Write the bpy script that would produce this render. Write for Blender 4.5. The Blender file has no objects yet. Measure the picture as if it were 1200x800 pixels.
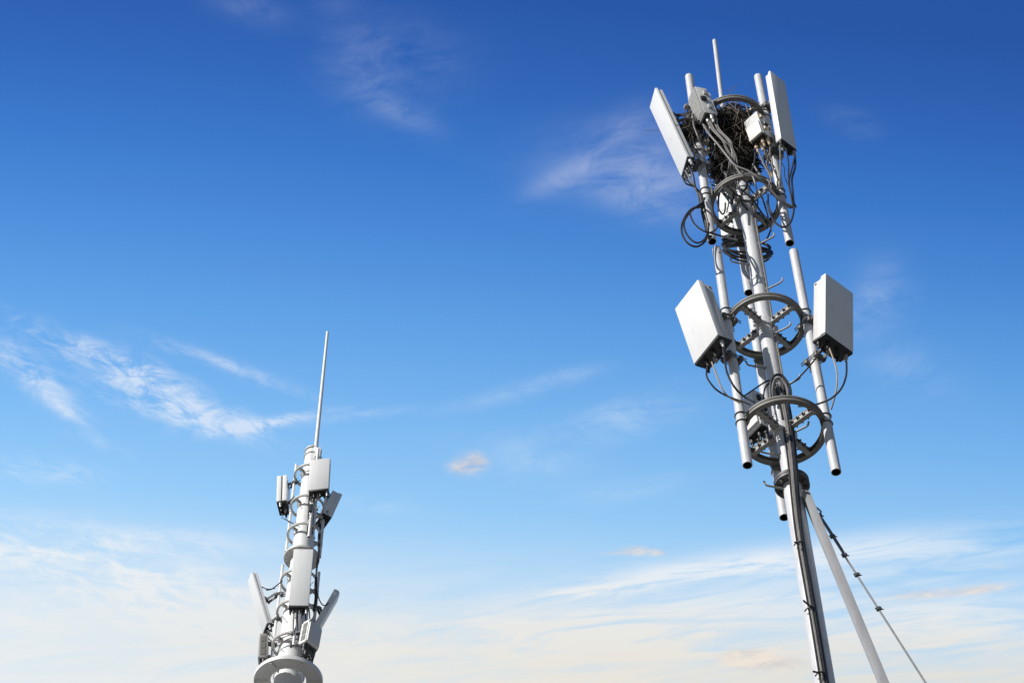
import bpy, bmesh, math, random
from mathutils import Vector, Matrix
random.seed(7)
S = bpy.context.scene
COL = S.collection
R = math.radians

# ------------------------------------------------------------------ camera
F, PITCH, CAM_H = 2407.0, R(52), 1.6          # focal length in pixels of a 1200 px wide picture
ROLL = -math.atan(13 / 1881)
fw = Vector((0, math.cos(PITCH), math.sin(PITCH)))
rt0, up0 = Vector((1, 0, 0)), Vector((0, -math.sin(PITCH), math.cos(PITCH)))
rt = rt0 * math.cos(ROLL) + up0 * math.sin(ROLL)
up = up0 * math.cos(ROLL) - rt0 * math.sin(ROLL)
CAM = Vector((0, 0, CAM_H))
cam = bpy.data.cameras.new('camera')
cob = bpy.data.objects.new('camera', cam)
COL.objects.link(cob)
m3 = Matrix((rt, up, -fw)).transposed()
cob.matrix_world = Matrix.Translation(CAM) @ m3.to_4x4()
cam.sensor_width = 36
cam.lens = 36 * F / 1200
cam.clip_start, cam.clip_end = 0.1, 20000
S.camera = cob


def pix(px, py, Y):
    """the point at distance Y in front of the camera that shows at picture position (px, py)"""
    r = fw + rt * ((px - 600) / F) + up * ((400 - py) / F)
    return CAM + r * (Y / r.y)


def zat(X, Y, py):
    """height at which the upright through (X, Y) crosses picture row py"""
    lo, hi = 0.0, 200.0
    for _ in range(60):
        m = (lo + hi) / 2
        d = Vector((X, Y, m)) - CAM
        if 400 - F * d.dot(up) / d.dot(fw) > py: lo = m
        else: hi = m
    return lo


# ------------------------------------------------------------------ world and sun
SUN_EL, SUN_AZ = R(36), R(54)                  # azimuth measured from behind the camera to the left
sun_dir = Vector((-math.sin(SUN_AZ) * math.cos(SUN_EL), -math.cos(SUN_AZ) * math.cos(SUN_EL), math.sin(SUN_EL)))
sl = bpy.data.lights.new('sun', 'SUN')
sl.energy, sl.angle, sl.color = 5.0, R(0.53), (1.0, 0.96, 0.91)
so = bpy.data.objects.new('sun', sl)
COL.objects.link(so)
so.rotation_euler = sun_dir.to_track_quat('Z', 'Y').to_euler()
so.location = (-40, -20, 60)

W = bpy.data.worlds.new('World')
S.world = W
W.use_nodes = True
nt = W.node_tree
N, L = nt.nodes, nt.links
bg = N['Background']


def nd(t, **k):
    n = N.new(t)
    for a, b in k.items(): setattr(n, a, b)
    return n


def mth(op, a, b=None, c=None, clamp=False):
    n = nd('ShaderNodeMath', operation=op, use_clamp=clamp)
    for i, v in enumerate((a, b, c)):
        if v is None: continue
        if isinstance(v, (int, float)): n.inputs[i].default_value = v
        else: L.new(v, n.inputs[i])
    return n.outputs[0]


def mixc(f, a, b, mode='MIX'):
    n = nd('ShaderNodeMix', data_type='RGBA', blend_type=mode)
    for i, v in ((0, f), (6, a), (7, b)):
        if isinstance(v, (int, float)): n.inputs[i].default_value = v
        elif isinstance(v, tuple): n.inputs[i].default_value = (*v, 1)
        else: L.new(v, n.inputs[i])
    return n.outputs[2]


def smooth(x, lo, hi):
    n = nd('ShaderNodeMapRange', interpolation_type='SMOOTHSTEP')
    n.inputs[1].default_value, n.inputs[2].default_value = lo, hi
    L.new(x, n.inputs[0])
    return n.outputs[0]


def lin(c):
    return tuple(((v / 255) / 12.92 if v / 255 <= .04045 else ((v / 255 + .055) / 1.055) ** 2.4) for v in c)


sky = nd('ShaderNodeTexSky', sky_type='NISHITA', sun_disc=False)
sky.sun_elevation = SUN_EL
sky.sun_rotation = math.atan2(sun_dir.x, sun_dir.y)
sky.air_density, sky.dust_density, sky.ozone_density = 1.0, 0.3, 3.0
tc = nd('ShaderNodeTexCoord')
sep = nd('ShaderNodeSeparateXYZ')
L.new(tc.outputs['Generated'], sep.inputs[0])
dx, dy, dz = sep.outputs
# height of the line of sight, leaning a little so that the sky pales towards the sun's side
hgt = mth('ADD', mth('DIVIDE', dz, mth('SQRT', mth('MAXIMUM', mth('SUBTRACT', 1.0, mth('MULTIPLY', dx, dx)), 0.05))), mth('MULTIPLY', dx, 0.05))
# deep polarised blue high up, paler towards the horizon: the clear sky graded by height
base_sky = lin((73, 96, 131))                   # what the Nishita sky gives around here at strength 0.1
sky_n = mixc(1.0, sky.outputs[0], tuple(0.1 / c for c in base_sky), 'MULTIPLY')
gam = nd('ShaderNodeGamma')
L.new(sky_n, gam.inputs[0])
gam.inputs[1].default_value = 0.25               # flattens the dome so its bright unseen parts give less fill
sky_s = gam.outputs[0]
ramp = nd('ShaderNodeValToRGB')
el_stops = [  # elevation in degrees, wanted display colour
    (0, (130, 150, 172)), (15, (112, 146, 188)), (30, (138, 178, 218)), (39, (186, 216, 240)), (42.6, (192, 222, 244)), (45, (176, 215, 247)), (47.2, (151, 203, 247)), (49.6, (124, 184, 241)),
    (52, (100, 164, 231)), (54.4, (79, 142, 218)), (56.8, (61, 122, 204)), (59.1, (51, 104, 186)), (61.5, (43, 90, 171)), (75, (36, 76, 152)), (90, (34, 70, 144))]
GAIN = 4.0
cr = ramp.color_ramp
while len(cr.elements) < len(el_stops): cr.elements.new(0.5)
for e, (el, c) in zip(cr.elements, el_stops):
    e.position = max(0, math.sin(R(el)))
    lc = lin(c)
    e.color = tuple(min(1.0, lc[i]) for i in range(3)) + (1,)
L.new(hgt, ramp.inputs[0])
clear = mixc(1.0, sky_s, ramp.outputs[0], 'MULTIPLY')
# a little darker away from the sun, to the right
side = mth('MULTIPLY_ADD', dx, -0.10, 1.0)
ahead = smooth(dy, -0.05, 0.5)                     # the hazy cloud bank lies ahead; the unseen sky behind is dimmed to cut fill light
side = mth('MULTIPLY', side, mth('MULTIPLY_ADD', ahead, 0.62, 0.38))
sidec = nd('ShaderNodeCombineXYZ')
for i in range(3): L.new(side, sidec.inputs[i])
clear = mixc(1.0, clear, sidec.outputs[0], 'MULTIPLY')

# clouds in a flat layer overhead: (u, v) is where the line of sight meets it
zz = mth('MAXIMUM', dz, 0.06)
u, v = mth('DIVIDE', dx, zz), mth('DIVIDE', dy, zz)
uv = nd('ShaderNodeCombineXYZ')
L.new(u, uv.inputs[0]); L.new(v, uv.inputs[1])


def noise(scale, detail, rough, stretch=1.0, ang=0, off=(0, 0), dist=0.0):
    """fractal noise in the cloud layer, drawn out `stretch` times along ang (degrees, falling to the right in the picture)"""
    mp = nd('ShaderNodeMapping', vector_type='TEXTURE')
    mp.inputs['Scale'].default_value = (1, 1 / stretch, 1)
    mp.inputs['Rotation'].default_value = (0, 0, R(ang))
    mp.inputs['Location'].default_value = (off[0], off[1], 0)
    L.new(uv.outputs[0], mp.inputs[0])
    n = nd('ShaderNodeTexNoise')
    n.inputs['Scale'].default_value, n.inputs['Detail'].default_value, n.inputs['Roughness'].default_value = scale, detail, rough
    n.inputs['Distortion'].default_value = dist
    L.new(mp.outputs[0], n.inputs['Vector'])
    return n.outputs[0]


def uvof(px, py):
    r = fw + rt * ((px - 600) / F) + up * ((400 - py) / F)
    return r.x / r.z, r.y / r.z


def blob(px, py, sx, sy, ang=0):
    """soft oval in the cloud layer; ang in degrees, falling to the right in the picture"""
    cu, cv = uvof(px, py)
    k = 1.0 / F / 0.75
    a = R(ang)
    du, dv = mth('SUBTRACT', u, cu), mth('MULTIPLY', mth('SUBTRACT', v, cv), 0.77)
    p = mth('ADD', mth('MULTIPLY', du, math.cos(a) / (sx * k)), mth('MULTIPLY', dv, math.sin(a) / (sx * k)))
    q = mth('ADD', mth('MULTIPLY', du, -math.sin(a) / (sy * k)), mth('MULTIPLY', dv, math.cos(a) / (sy * k)))
    d = mth('ADD', mth('MULTIPLY', p, p), mth('MULTIPLY', q, q))
    return mth('POWER', 2.718, mth('MULTIPLY', d, -1.0))


def addall(xs):
    t = xs[0]
    for x in xs[1:]: t = mth('ADD', t, x)
    return t


def field(bs):
    return addall([mth('MULTIPLY', blob(*b[:5]), b[5]) for b in bs])


def mixn(a, wa, b, wb):
    return mth('ADD', mth('MULTIPLY', a, wa), mth('MULTIPLY', b, wb))


fib_l = noise(17, 9, .66, 3.0, 22, (3.1, 1.7), 1.2)       # drawn-out fibres on the left
pat_l = noise(36, 8, .68, 1.6, 30, (0.4, 5.0), .8)
fib_r = noise(11, 8, .60, 5.5, -9, (4.2, 2.3), .9)        # long streaks low on the right
fib_b = noise(9, 8, .60, 4.5, 9, (1.2, 0.3), 1.0)         # and low on the left
pat_s = noise(24, 8, .68, 1.5, -12, (7.7, 2.2), .7)        # soft ragged patches high up
broad = noise(4.5, 4, .55, 2.2, -4, (2.9, 6.1), .5)

# cirrus on the left
wisp = field([(95, 410, 85, 13, 24, .85), (45, 448, 50, 17, 36, .75), (165, 455, 70, 13, 24, 1.0), (215, 487, 80, 14, 16, 1.15), (290, 499, 60, 8, -6, .95), (340, 490, 60, 5, -10, .6),
              (270, 430, 75, 8, 20, .75), (150, 425, 60, 14, 26, .5), (190, 440, 40, 12, 26, .5), (25, 420, 40, 16, 40, .5), (75, 480, 26, 8, 34, .8), (235, 470, 60, 10, 20, .6), (45, 550, 75, 15, 6, .6), (120, 520, 40, 8, 20, .3)])
wd = mth('MULTIPLY', wisp, smooth(mixn(fib_l, .42, pat_l, .58), .39, .64), clamp=True)
# thin veils in the middle and faint patches high up
thin = field([(600, 462, 70, 9, -12, .42), (730, 490, 80, 22, -14, .58), (430, 485, 45, 5, -8, .5), (610, 535, 70, 24, 10, .38), (740, 572, 60, 12, -10, .38), (440, 592, 50, 12, 4, .3), (660, 440, 50, 8, -12, .3),
              (1060, 430, 60, 26, 20, .25), (1035, 340, 28, 32, -40, .26), (1010, 372, 34, 28, -20, .22), (998, 145, 26, 11, 15, .17),
              (425, 78, 40, 34, 30, .21), (465, 128, 44, 13, 30, .23), (480, 70, 55, 34, 10, .14), (290, 8, 36, 14, 14, .18), (390, 8, 20, 8, 0, .1)])
td = mth('MULTIPLY', thin, smooth(mixn(fib_r, .3, pat_s, .7), .30, .70), clamp=True)
# the patch behind the upper left antenna
big = field([(730, 194, 84, 34, 2, .34), (660, 208, 42, 11, -22, .34), (770, 215, 48, 30, 20, .36), (735, 152, 34, 18, -30, .26), (745, 236, 44, 12, 14, .26)])
bd = mth('MULTIPLY', big, smooth(mixn(fib_r, .35, pat_s, .65), .26, .66), clamp=True)
# small low puffs, lit warm from the side
puff = field([(550, 544, 24, 15, -6, 1.0), (560, 538, 12, 9, 20, .45), (536, 548, 12, 6, 0, .4), (744, 645, 22, 7, 0, 1.0), (773, 647, 12, 5, 0, .8), (712, 648, 18, 3, 0, .5), (866, 771, 30, 13, 0, 1.2), (912, 777, 42, 12, 0, 1.2), (885, 766, 22, 8, 0, .7), (1080, 696, 52, 8, -4, .95), (1150, 690, 38, 7, -8, 1.0),
              (1010, 688, 20, 4, 0, .4), (1165, 662, 20, 6, 0, .4), (20, 668, 16, 4, 8, .4)])
pd = smooth(mth('MULTIPLY', puff, mth('MULTIPLY_ADD', pat_s, 2.6, -.42)), .06, 1.15)

# the veil that thickens towards the horizon
low = smooth(hgt, math.sin(R(47.4)), math.sin(R(42.0)))
low = mth('MULTIPLY', low, mth('MULTIPLY_ADD', smooth(hgt, math.sin(R(25)), math.sin(R(38))), .75, .25))
bank_l = field([(70, 655, 160, 42, 8, 1.15), (240, 715, 130, 42, 16, 1.0), (200, 632, 130, 14, 4, .42), (20, 720, 120, 26, 6, .3), (420, 735, 110, 26, 6, .35)])
bank_r = field([(700, 692, 70, 7, -2, .9), (800, 672, 130, 16, -8, .85), (960, 650, 180, 22, -8, .85), (1120, 650, 150, 24, -6, .55), (900, 705, 220, 26, -4, .55), (640, 725, 130, 22, 0, .4), (1120, 730, 160, 44, 0, .75), (740, 750, 220, 36, 0, .6)])
vb = mth('MULTIPLY', bank_l, smooth(mixn(fib_b, .55, pat_l, .45), .38, .62))
vr = mth('MULTIPLY', bank_r, smooth(mixn(fib_r, .75, broad, .25), .34, .60))
base_v = mth('MULTIPLY', low, smooth(mixn(broad, .4, fib_r, .6), .22, .62))
base_v = mth('ADD', mth('MULTIPLY', base_v, .72), mth('MULTIPLY', low, .30))
veil = mth('MULTIPLY', mth('ADD', base_v, mth('MULTIPLY', mth('ADD', vb, vr), .82)), ahead, clamp=True)

white = lin((238, 243, 250))
warm = smooth(hgt, math.sin(R(46.6)), math.sin(R(42.6)))
warm = mth('MULTIPLY', warm, mth('MULTIPLY_ADD', dx, 2.0, .70), clamp=True)
veilc = mixc(warm, lin((236, 242, 247)), lin((238, 226, 207)))
c1 = mixc(mth('MULTIPLY', veil, .90, clamp=True), clear, veilc)
c2 = mixc(mth('MULTIPLY', wd, .62), c1, white)
c2 = mixc(mth('MULTIPLY', td, .68), c2, lin((224, 236, 248)))
c3 = mixc(mth('MULTIPLY', bd, .60), c2, lin((222, 228, 240)))
shade_p = smooth(pat_s, .34, .60)
c4 = mixc(mth('MULTIPLY', pd, .74), c3, mixc(shade_p, lin((192, 191, 200)), lin((243, 229, 214))))
L.new(c4, bg.inputs['Color'])
bg.inputs['Strength'].default_value = 1.0

S.view_settings.view_transform = 'Standard'
S.view_settings.look = 'None'
S.view_settings.exposure = 0.0
S.view_settings.gamma = 1.0
S.view_settings.use_curve_mapping = False


# ------------------------------------------------------------------ materials
def material(name, col, rough=.5, metal=0.0, var=.12, vscale=6.0, dirt=None, dirt_amt=0.0, bump=0.0, bscale=60, streak=1.0):
    m = bpy.data.materials.new(name)
    m.use_nodes = True
    t = m.node_tree
    b = t.nodes['Principled BSDF']
    co = t.nodes.new('ShaderNodeTexCoord')
    mp = t.nodes.new('ShaderNodeMapping')
    mp.inputs['Scale'].default_value = (1, 1, streak)
    t.links.new(co.outputs['Object'], mp.inputs[0])
    n = t.nodes.new('ShaderNodeTexNoise')
    n.inputs['Scale'].default_value, n.inputs['Detail'].default_value, n.inputs['Roughness'].default_value = vscale, 6, .6
    t.links.new(mp.outputs[0], n.inputs['Vector'])
    r = t.nodes.new('ShaderNodeValToRGB')
    r.color_ramp.elements[0].position, r.color_ramp.elements[1].position = .3, .7
    r.color_ramp.elements[0].color = (*[c * (1 - var) for c in col], 1)
    r.color_ramp.elements[1].color = (*[min(1, c * (1 + var)) for c in col], 1)
    t.links.new(n.outputs[0], r.inputs[0])
    out = r.outputs[0]
    if dirt:
        n2 = t.nodes.new('ShaderNodeTexNoise')
        n2.inputs['Scale'].default_value, n2.inputs['Detail'].default_value, n2.inputs['Roughness'].default_value = vscale * 2.3, 8, .7
        t.links.new(mp.outputs[0], n2.inputs['Vector'])
        r2 = t.nodes.new('ShaderNodeValToRGB')
        r2.color_ramp.elements[0].position, r2.color_ramp.elements[1].position = .54, .74
        r2.color_ramp.elements[0].color, r2.color_ramp.elements[1].color = (0, 0, 0, 1), (dirt_amt,) * 3 + (1,)
        t.links.new(n2.outputs[0], r2.inputs[0])
        mx = t.nodes.new('ShaderNodeMix')
        mx.data_type = 'RGBA'
        t.links.new(r2.outputs[0], mx.inputs[0]); t.links.new(out, mx.inputs[6])
        mx.inputs[7].default_value = (*dirt, 1)
        out = mx.outputs[2]
    t.links.new(out, b.inputs['Base Color'])
    rr = t.nodes.new('ShaderNodeMapRange')
    rr.inputs[3].default_value, rr.inputs[4].default_value = max(.05, rough - .1), min(1, rough + .12)
    t.links.new(n.outputs[0], rr.inputs[0])
    t.links.new(rr.outputs[0], b.inputs['Roughness'])
    b.inputs['Metallic'].default_value = metal
    if bump:
        n3 = t.nodes.new('ShaderNodeTexNoise')
        n3.inputs['Scale'].default_value, n3.inputs['Detail'].default_value = bscale, 4
        t.links.new(co.outputs['Object'], n3.inputs['Vector'])
        bp = t.nodes.new('ShaderNodeBump')
        bp.inputs['Strength'].default_value, bp.inputs['Distance'].default_value = bump, .01
        t.links.new(n3.outputs[0], bp.inputs['Height'])
        t.links.new(bp.outputs[0], b.inputs['Normal'])
    return m


M = {
    'galv': material('galvanised_tube', (.62, .62, .63), .42, .0, .10, 16, (.33, .31, .28), .5, .08, 50, .4),
    'galv_dull': material('dull_galvanised_tube', (.36, .36, .37), .55, .0, .12, 9, (.27, .25, .23), .35, .06, 40, .35),
    'white': material('white_paint', (.80, .80, .79), .45, 0, .03, 5, (.55, .52, .46), .42, .03, 30, .16),
    'radome': material('white_radome', (.83, .83, .82), .42, 0, .025, 7, (.60, .57, .51), .38, .02, 30, .14),
    'radome_dimmed': material('dimmed_radome', (.68, .68, .68), .45, 0, .03, 7, (.50, .48, .44), .35, .02, 30, .14),  # white radome dimmed for its slant to the sun, shade in the colour
    'tray': material('light_grey_tray', (.62, .61, .60), .5, 0, .05, 5, (.4, .38, .35), .3),
    'zinc': material('weathered_zinc', (.19, .183, .168), .6, .0, .22, 14, (.10, .095, .085), .6, .15, 60),
    'zinc_light': material('lightened_zinc', (.33, .325, .31), .5, .0, .15, 16, (.16, .15, .135), .6, .1, 60),  # zinc lightened: the sunlit look of the hoop arms is in the colour
    'zinc_white': material('white_painted_steel', (.62, .61, .58), .55, .0, .08, 8, (.38, .36, .32), .4, .05, 40),
    'steel': material('bolt_steel', (.09, .09, .092), .5, .0, .3, 40, (.3, .3, .3), .25),
    'steel_light': material('bright_bolt_steel', (.50, .50, .49), .42, .3, .2, 40),
    'black': material('black_plastic', (.02, .022, .024), .5, 0, .2, 20),
    'rubber': material('cable_jacket', (.035, .034, .034), .34, 0, .25, 8),
    'rubber_grey': material('grey_and_sunlit_jacket', (.21, .20, .19), .4, 0, .2, 8),  # also for black cables in the sun: that light is in the colour
    'rubber_tan': material('tan_cable_jacket', (.42, .33, .22), .5, 0, .15, 8),
    'rru': material('radio_casting', (.58, .58, .57), .6, 0, .12, 40, (.33, .32, .3), .4, .12, 120),
    'rru_dark': material('brown_grey_casting', (.27, .25, .23), .6, 0, .12, 20, (.2, .19, .17), .4, .1, 80),
    'rru_white': material('radio_cover', (.78, .77, .74), .5, 0, .03, 6, (.5, .48, .44), .25),
    'grille': material('radio_grille', (.16, .155, .145), .6, 0, .2, 30),
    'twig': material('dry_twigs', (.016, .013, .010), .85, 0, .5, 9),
    'twig_lit': material('sunlit_twigs', (.24, .20, .16), .8, 0, .35, 12),  # sunlit copy of the twigs, the sun's light put into the colour
    'hollow': material('tube_inside_shade', (.012, .012, .012), .8, 0, .2, 10),  # near black: the shade inside the open ends is put into the colour
    'label': material('yellow_tag', (.7, .5, .08), .6, 0, .05, 10),
    'wire': material('steel_wire', (.22, .22, .225), .45, .3, .15, 30),
}
gm = material('dry_ground', (.14, .132, .115), .95, 0, .35, .06, (.04, .05, .024), .8, .2, 4)
M['ground'] = gm


# ------------------------------------------------------------------ mesh helpers (everything is built in world space)
def frame(d):
    d = d.normalized()
    a = Vector((0, 0, 1)) if abs(d.z) < .9 else Vector((1, 0, 0))
    x = a.cross(d).normalized()
    return x, d.cross(x), d


def tube(bm, pts, r, n=12, caps=True, hollow=0.0, r_end=None):
    """tube along a polyline; hollow > 0 gives an open end sunk by that much"""
    pts = [Vector(p) for p in pts]
    rings = []
    px = None
    for i, p in enumerate(pts):
        d = (pts[min(i + 1, len(pts) - 1)] - pts[max(i - 1, 0)]).normalized()
        if px is None: x, y, _ = frame(d)
        else:
            x = (px - d * px.dot(d)).normalized()
            y = d.cross(x)
        px = x
        rr = r if r_end is None else r + (r_end - r) * i / (len(pts) - 1)
        rings.append([bm.verts.new(p + (x * math.cos(2 * math.pi * k / n) + y * math.sin(2 * math.pi * k / n)) * rr) for k in range(n)])
    for a, b in zip(rings, rings[1:]):
        for k in range(n): bm.faces.new((a[k], a[(k + 1) % n], b[(k + 1) % n], b[k])).smooth = True
    if caps:
        for rg, s, e in ((rings[0], -1, 0), (rings[-1], 1, -1)):
            if hollow:
                d = (pts[1] - pts[0]).normalized() if e == 0 else (pts[-1] - pts[-2]).normalized() * -1
                c = pts[e]
                inner = [bm.verts.new(c + (w.co - c) * .86) for w in rg]
                deep = [bm.verts.new(w.co + d * hollow) for w in inner]
                for k in range(n):
                    f = bm.faces.new((rg[k], rg[(k + 1) % n], inner[(k + 1) % n], inner[k]))
                    bm.faces.new((inner[k], inner[(k + 1) % n], deep[(k + 1) % n], deep[k])).material_index = 1
                bm.faces.new(deep).material_index = 1
            else:
                bm.faces.new(rg if s > 0 else rg[::-1])


def box(bm, c, x, y, z, sx, sy, sz, bev=0.0):
    """box with centre c, axes x y z and full sizes"""
    c = Vector(c)
    vs = [bm.verts.new(c + x * (i * sx / 2) + y * (j * sy / 2) + z * (k * sz / 2)) for i in (-1, 1) for j in (-1, 1) for k in (-1, 1)]
    fs = [bm.faces.new([vs[i] for i in q]) for q in ((0, 1, 3, 2), (4, 6, 7, 5), (0, 4, 5, 1), (2, 3, 7, 6), (0, 2, 6, 4), (1, 5, 7, 3))]
    if bev:
        es = list({e for f in fs for e in f.edges})
        bmesh.ops.bevel(bm, geom=es, offset=bev, segments=2, affect='EDGES', profile=.6)


def bar(bm, a, b, w, h, upv=Vector((0, 0, 1)), bev=0):
    a, b = Vector(a), Vector(b)
    d = (b - a)
    z = d.normalized()
    x = upv.cross(z)
    if x.length < 1e-4: x = Vector((1, 0, 0))
    x.normalize()
    box(bm, (a + b) / 2, x, z.cross(x), z, w, h, d.length, bev)


def lathe(bm, c, prof, n=48, closed=True, smooth=True):
    """turn a profile of (radius, height) round the upright through c"""
    c = Vector(c)
    rings = [[bm.verts.new(c + Vector((r * math.cos(2 * math.pi * k / n), r * math.sin(2 * math.pi * k / n), h))) for k in range(n)] for r, h in prof]
    m = len(rings)
    for i in range(m if closed else m - 1):
        a, b = rings[i], rings[(i + 1) % m]
        for k in range(n): bm.faces.new((a[k], a[(k + 1) % n], b[(k + 1) % n], b[k])).smooth = smooth


def torus(bm, c, R_, r, n=28, m=8, nrm=Vector((0, 0, 1)), a0=0, a1=360):
    x, y, _ = frame(nrm)
    full = a1 - a0 >= 360
    pts = [Vector(c) + (x * math.cos(R(a0 + (a1 - a0) * k / n)) + y * math.sin(R(a0 + (a1 - a0) * k / n))) * R_ for k in range(n + 1)]
    tube(bm, pts, r, m, caps=not full)


def spline(pts, step=6):
    pts = [Vector(p) for p in pts]
    P = [pts[0] * 2 - pts[1]] + pts + [pts[-1] * 2 - pts[-2]]
    out = []
    for i in range(1, len(P) - 2):
        p0, p1, p2, p3 = P[i - 1:i + 3]
        for k in range(step):
            t = k / step
            out.append(.5 * ((2 * p1) + (p2 - p0) * t + (2 * p0 - 5 * p1 + 4 * p2 - p3) * t * t + (3 * p1 - p0 - 3 * p2 + p3) * t ** 3))
    out.append(pts[-1])
    return out


def obj(name, bm, mat, parent=None, sharp=True):
    """link a bmesh built in world space as ONE mesh object under parent"""
    bmesh.ops.recalc_face_normals(bm, faces=bm.faces)
    if parent is not None:
        bm.transform(MW[parent.name].inverted())
    me = bpy.data.meshes.new(name)
    bm.to_mesh(me)
    bm.free()
    for m in (mat if isinstance(mat, (list, tuple)) else [mat]): me.materials.append(m)
    if sharp: me.set_sharp_from_angle(angle=R(40))
    o = bpy.data.objects.new(name, me)
    COL.objects.link(o)
    if parent is not None:
        o.parent = parent
        MW[o.name] = MW[parent.name]
    else: MW[o.name] = Matrix()
    return o


MW = {}                                          # world matrices, known without a depsgraph update


def tag(o, label, cat, group=None):
    o['label'], o['category'] = label, cat
    if group: o['group'] = group
    return o


def thing(name, label, cat, loc, group=None):
    o = bpy.data.objects.new(name, None)
    COL.objects.link(o)
    o.location = loc
    o.empty_display_size = .2
    MW[o.name] = Matrix.Translation(Vector(loc))
    return tag(o, label, cat, group)


def copy_tree(o, parent=None):
    c = o.copy()
    COL.objects.link(c)
    c.parent = parent
    for ch in list(o.children): copy_tree(ch, c)
    return c


B = bmesh.new
X, Y, Z = Vector((1, 0, 0)), Vector((0, 1, 0)), Vector((0, 0, 1))

# ------------------------------------------------------------------ ground
bm = B()
bmesh.ops.create_grid(bm, x_segments=8, y_segments=8, size=6000)
g = obj('ground', bm, M['ground'])
g['kind'] = 'structure'


# ------------------------------------------------------------------ builders
def rot2(v, a):
    c, s = math.cos(a), math.sin(a)
    return Vector((v.x * c - v.y * s, v.x * s + v.y * c, v.z))


def ring_mount(c, r, hub_r, label, mats, band=(.05, .062), arms=(45, 135, 225, 315), group=None, bolts=4):
    """channel-section hoop held to the mast by a hub clamp and four arms"""
    c = Vector(c)
    t = thing('ring_mount', label, 'ring mount', c, group)
    w, h = band
    b = B()
    lathe(b, c - Z * (h / 2), [(r - w, 0), (r, 0), (r, h * .30), (r - w * .12, h * .33), (r - w * .12, h * .64), (r, h * .67), (r, h), (r - w, h), (r - w, h - w * .12),
                               (r - w * .15, h - w * .13), (r - w * .15, w * .13), (r - w, w * .12)], 72)
    obj('hoop', b, mats[0], t)
    b = B()
    hh = h * 1.5
    lathe(b, c - Z * (hh / 2), [(hub_r, 0), (hub_r + .016, 0), (hub_r + .016, hh), (hub_r, hh)], 32)
    for a in (20, 200):
        d = Vector((math.cos(R(a)), math.sin(R(a)), 0))
        box(b, c + d * (hub_r + .035), d, Z.cross(d), Z, .05, .03, hh * .9, .003)
    obj('hub_clamp', b, mats[2] if len(mats) > 2 else mats[0], t)
    for a in arms:
        d = Vector((math.cos(R(a)), math.sin(R(a)), 0))
        s = Z.cross(d)
        b = B()
        r0, r1 = hub_r + .012, r - w * .6
        m = (r0 + r1) / 2
        # U-shaped arm: a web and two flanges
        box(b, c + d * m, d, s, Z, r1 - r0, .034, h * .9)
        box(b, c + d * m + Z * (h * .46), d, s, Z, r1 - r0 - .002, .046, .008)
        box(b, c + d * m - Z * (h * .46), d, s, Z, r1 - r0 - .002, .046, .008)
        ao = obj('arm', b, mats[3] if len(mats) > 3 else mats[0], t)
        b = B()
        for k in range(bolts):
            q = c + d * (r0 + (r1 - r0) * (k + .6) / (bolts + .2))
            tube(b, [q - s * .05, q + s * .054], .0085, 6)
            tube(b, [q + s * .022, q + s * .037], .018, 6)
            tube(b, [q - s * .034, q - s * .020], .018, 6)
        obj('bolt', b, mats[1], ao)
    return t


def mount_pole(p, z0, z1, r, label, mats, group, clamps=(), axis=None, ring_r=.39):
    """upright antenna tube, open at both ends, held to the rings by U-bolts"""
    p = Vector((p[0], p[1], 0))
    t = thing('mount_pole', label, 'mounting pole', (p.x, p.y, z0), group)
    b = B()
    tube(b, [p + Z * z0, p + Z * z1], r, 24, hollow=.25)
    obj('tube', b, [mats[0], M['hollow']], t)
    for cz in clamps:
        d = (Vector((axis[0], axis[1], 0)) - p).normalized()
        dist = (Vector((axis[0], axis[1], 0)) - p).length
        s = Z.cross(d)
        for k in (-1, 1):
            b = B()
            c = p + Z * (cz + k * r * 1.15)
            pts = [c + d * (dist - ring_r + .03) + s * (r * 1.12)] + [c + (d * math.cos(R(a)) + s * math.sin(R(a))) * (r * 1.12) for a in range(90, 271, 15)] + [c + d * (dist - ring_r + .03) - s * (r * 1.12)]
            tube(b, pts, r * .14, 6)
            obj('u_bolt', b, mats[1], t)
        b = B()
        x0, x1 = r * .99, max(r * 1.2, dist - ring_r + .004)
        box(b, p + Z * cz + d * ((x0 + x1) / 2), d, s, Z, x1 - x0, r * 2.7, r * 3.4, r * .08)
        obj('saddle_plate', b, mats[2], t)
    return t


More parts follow.
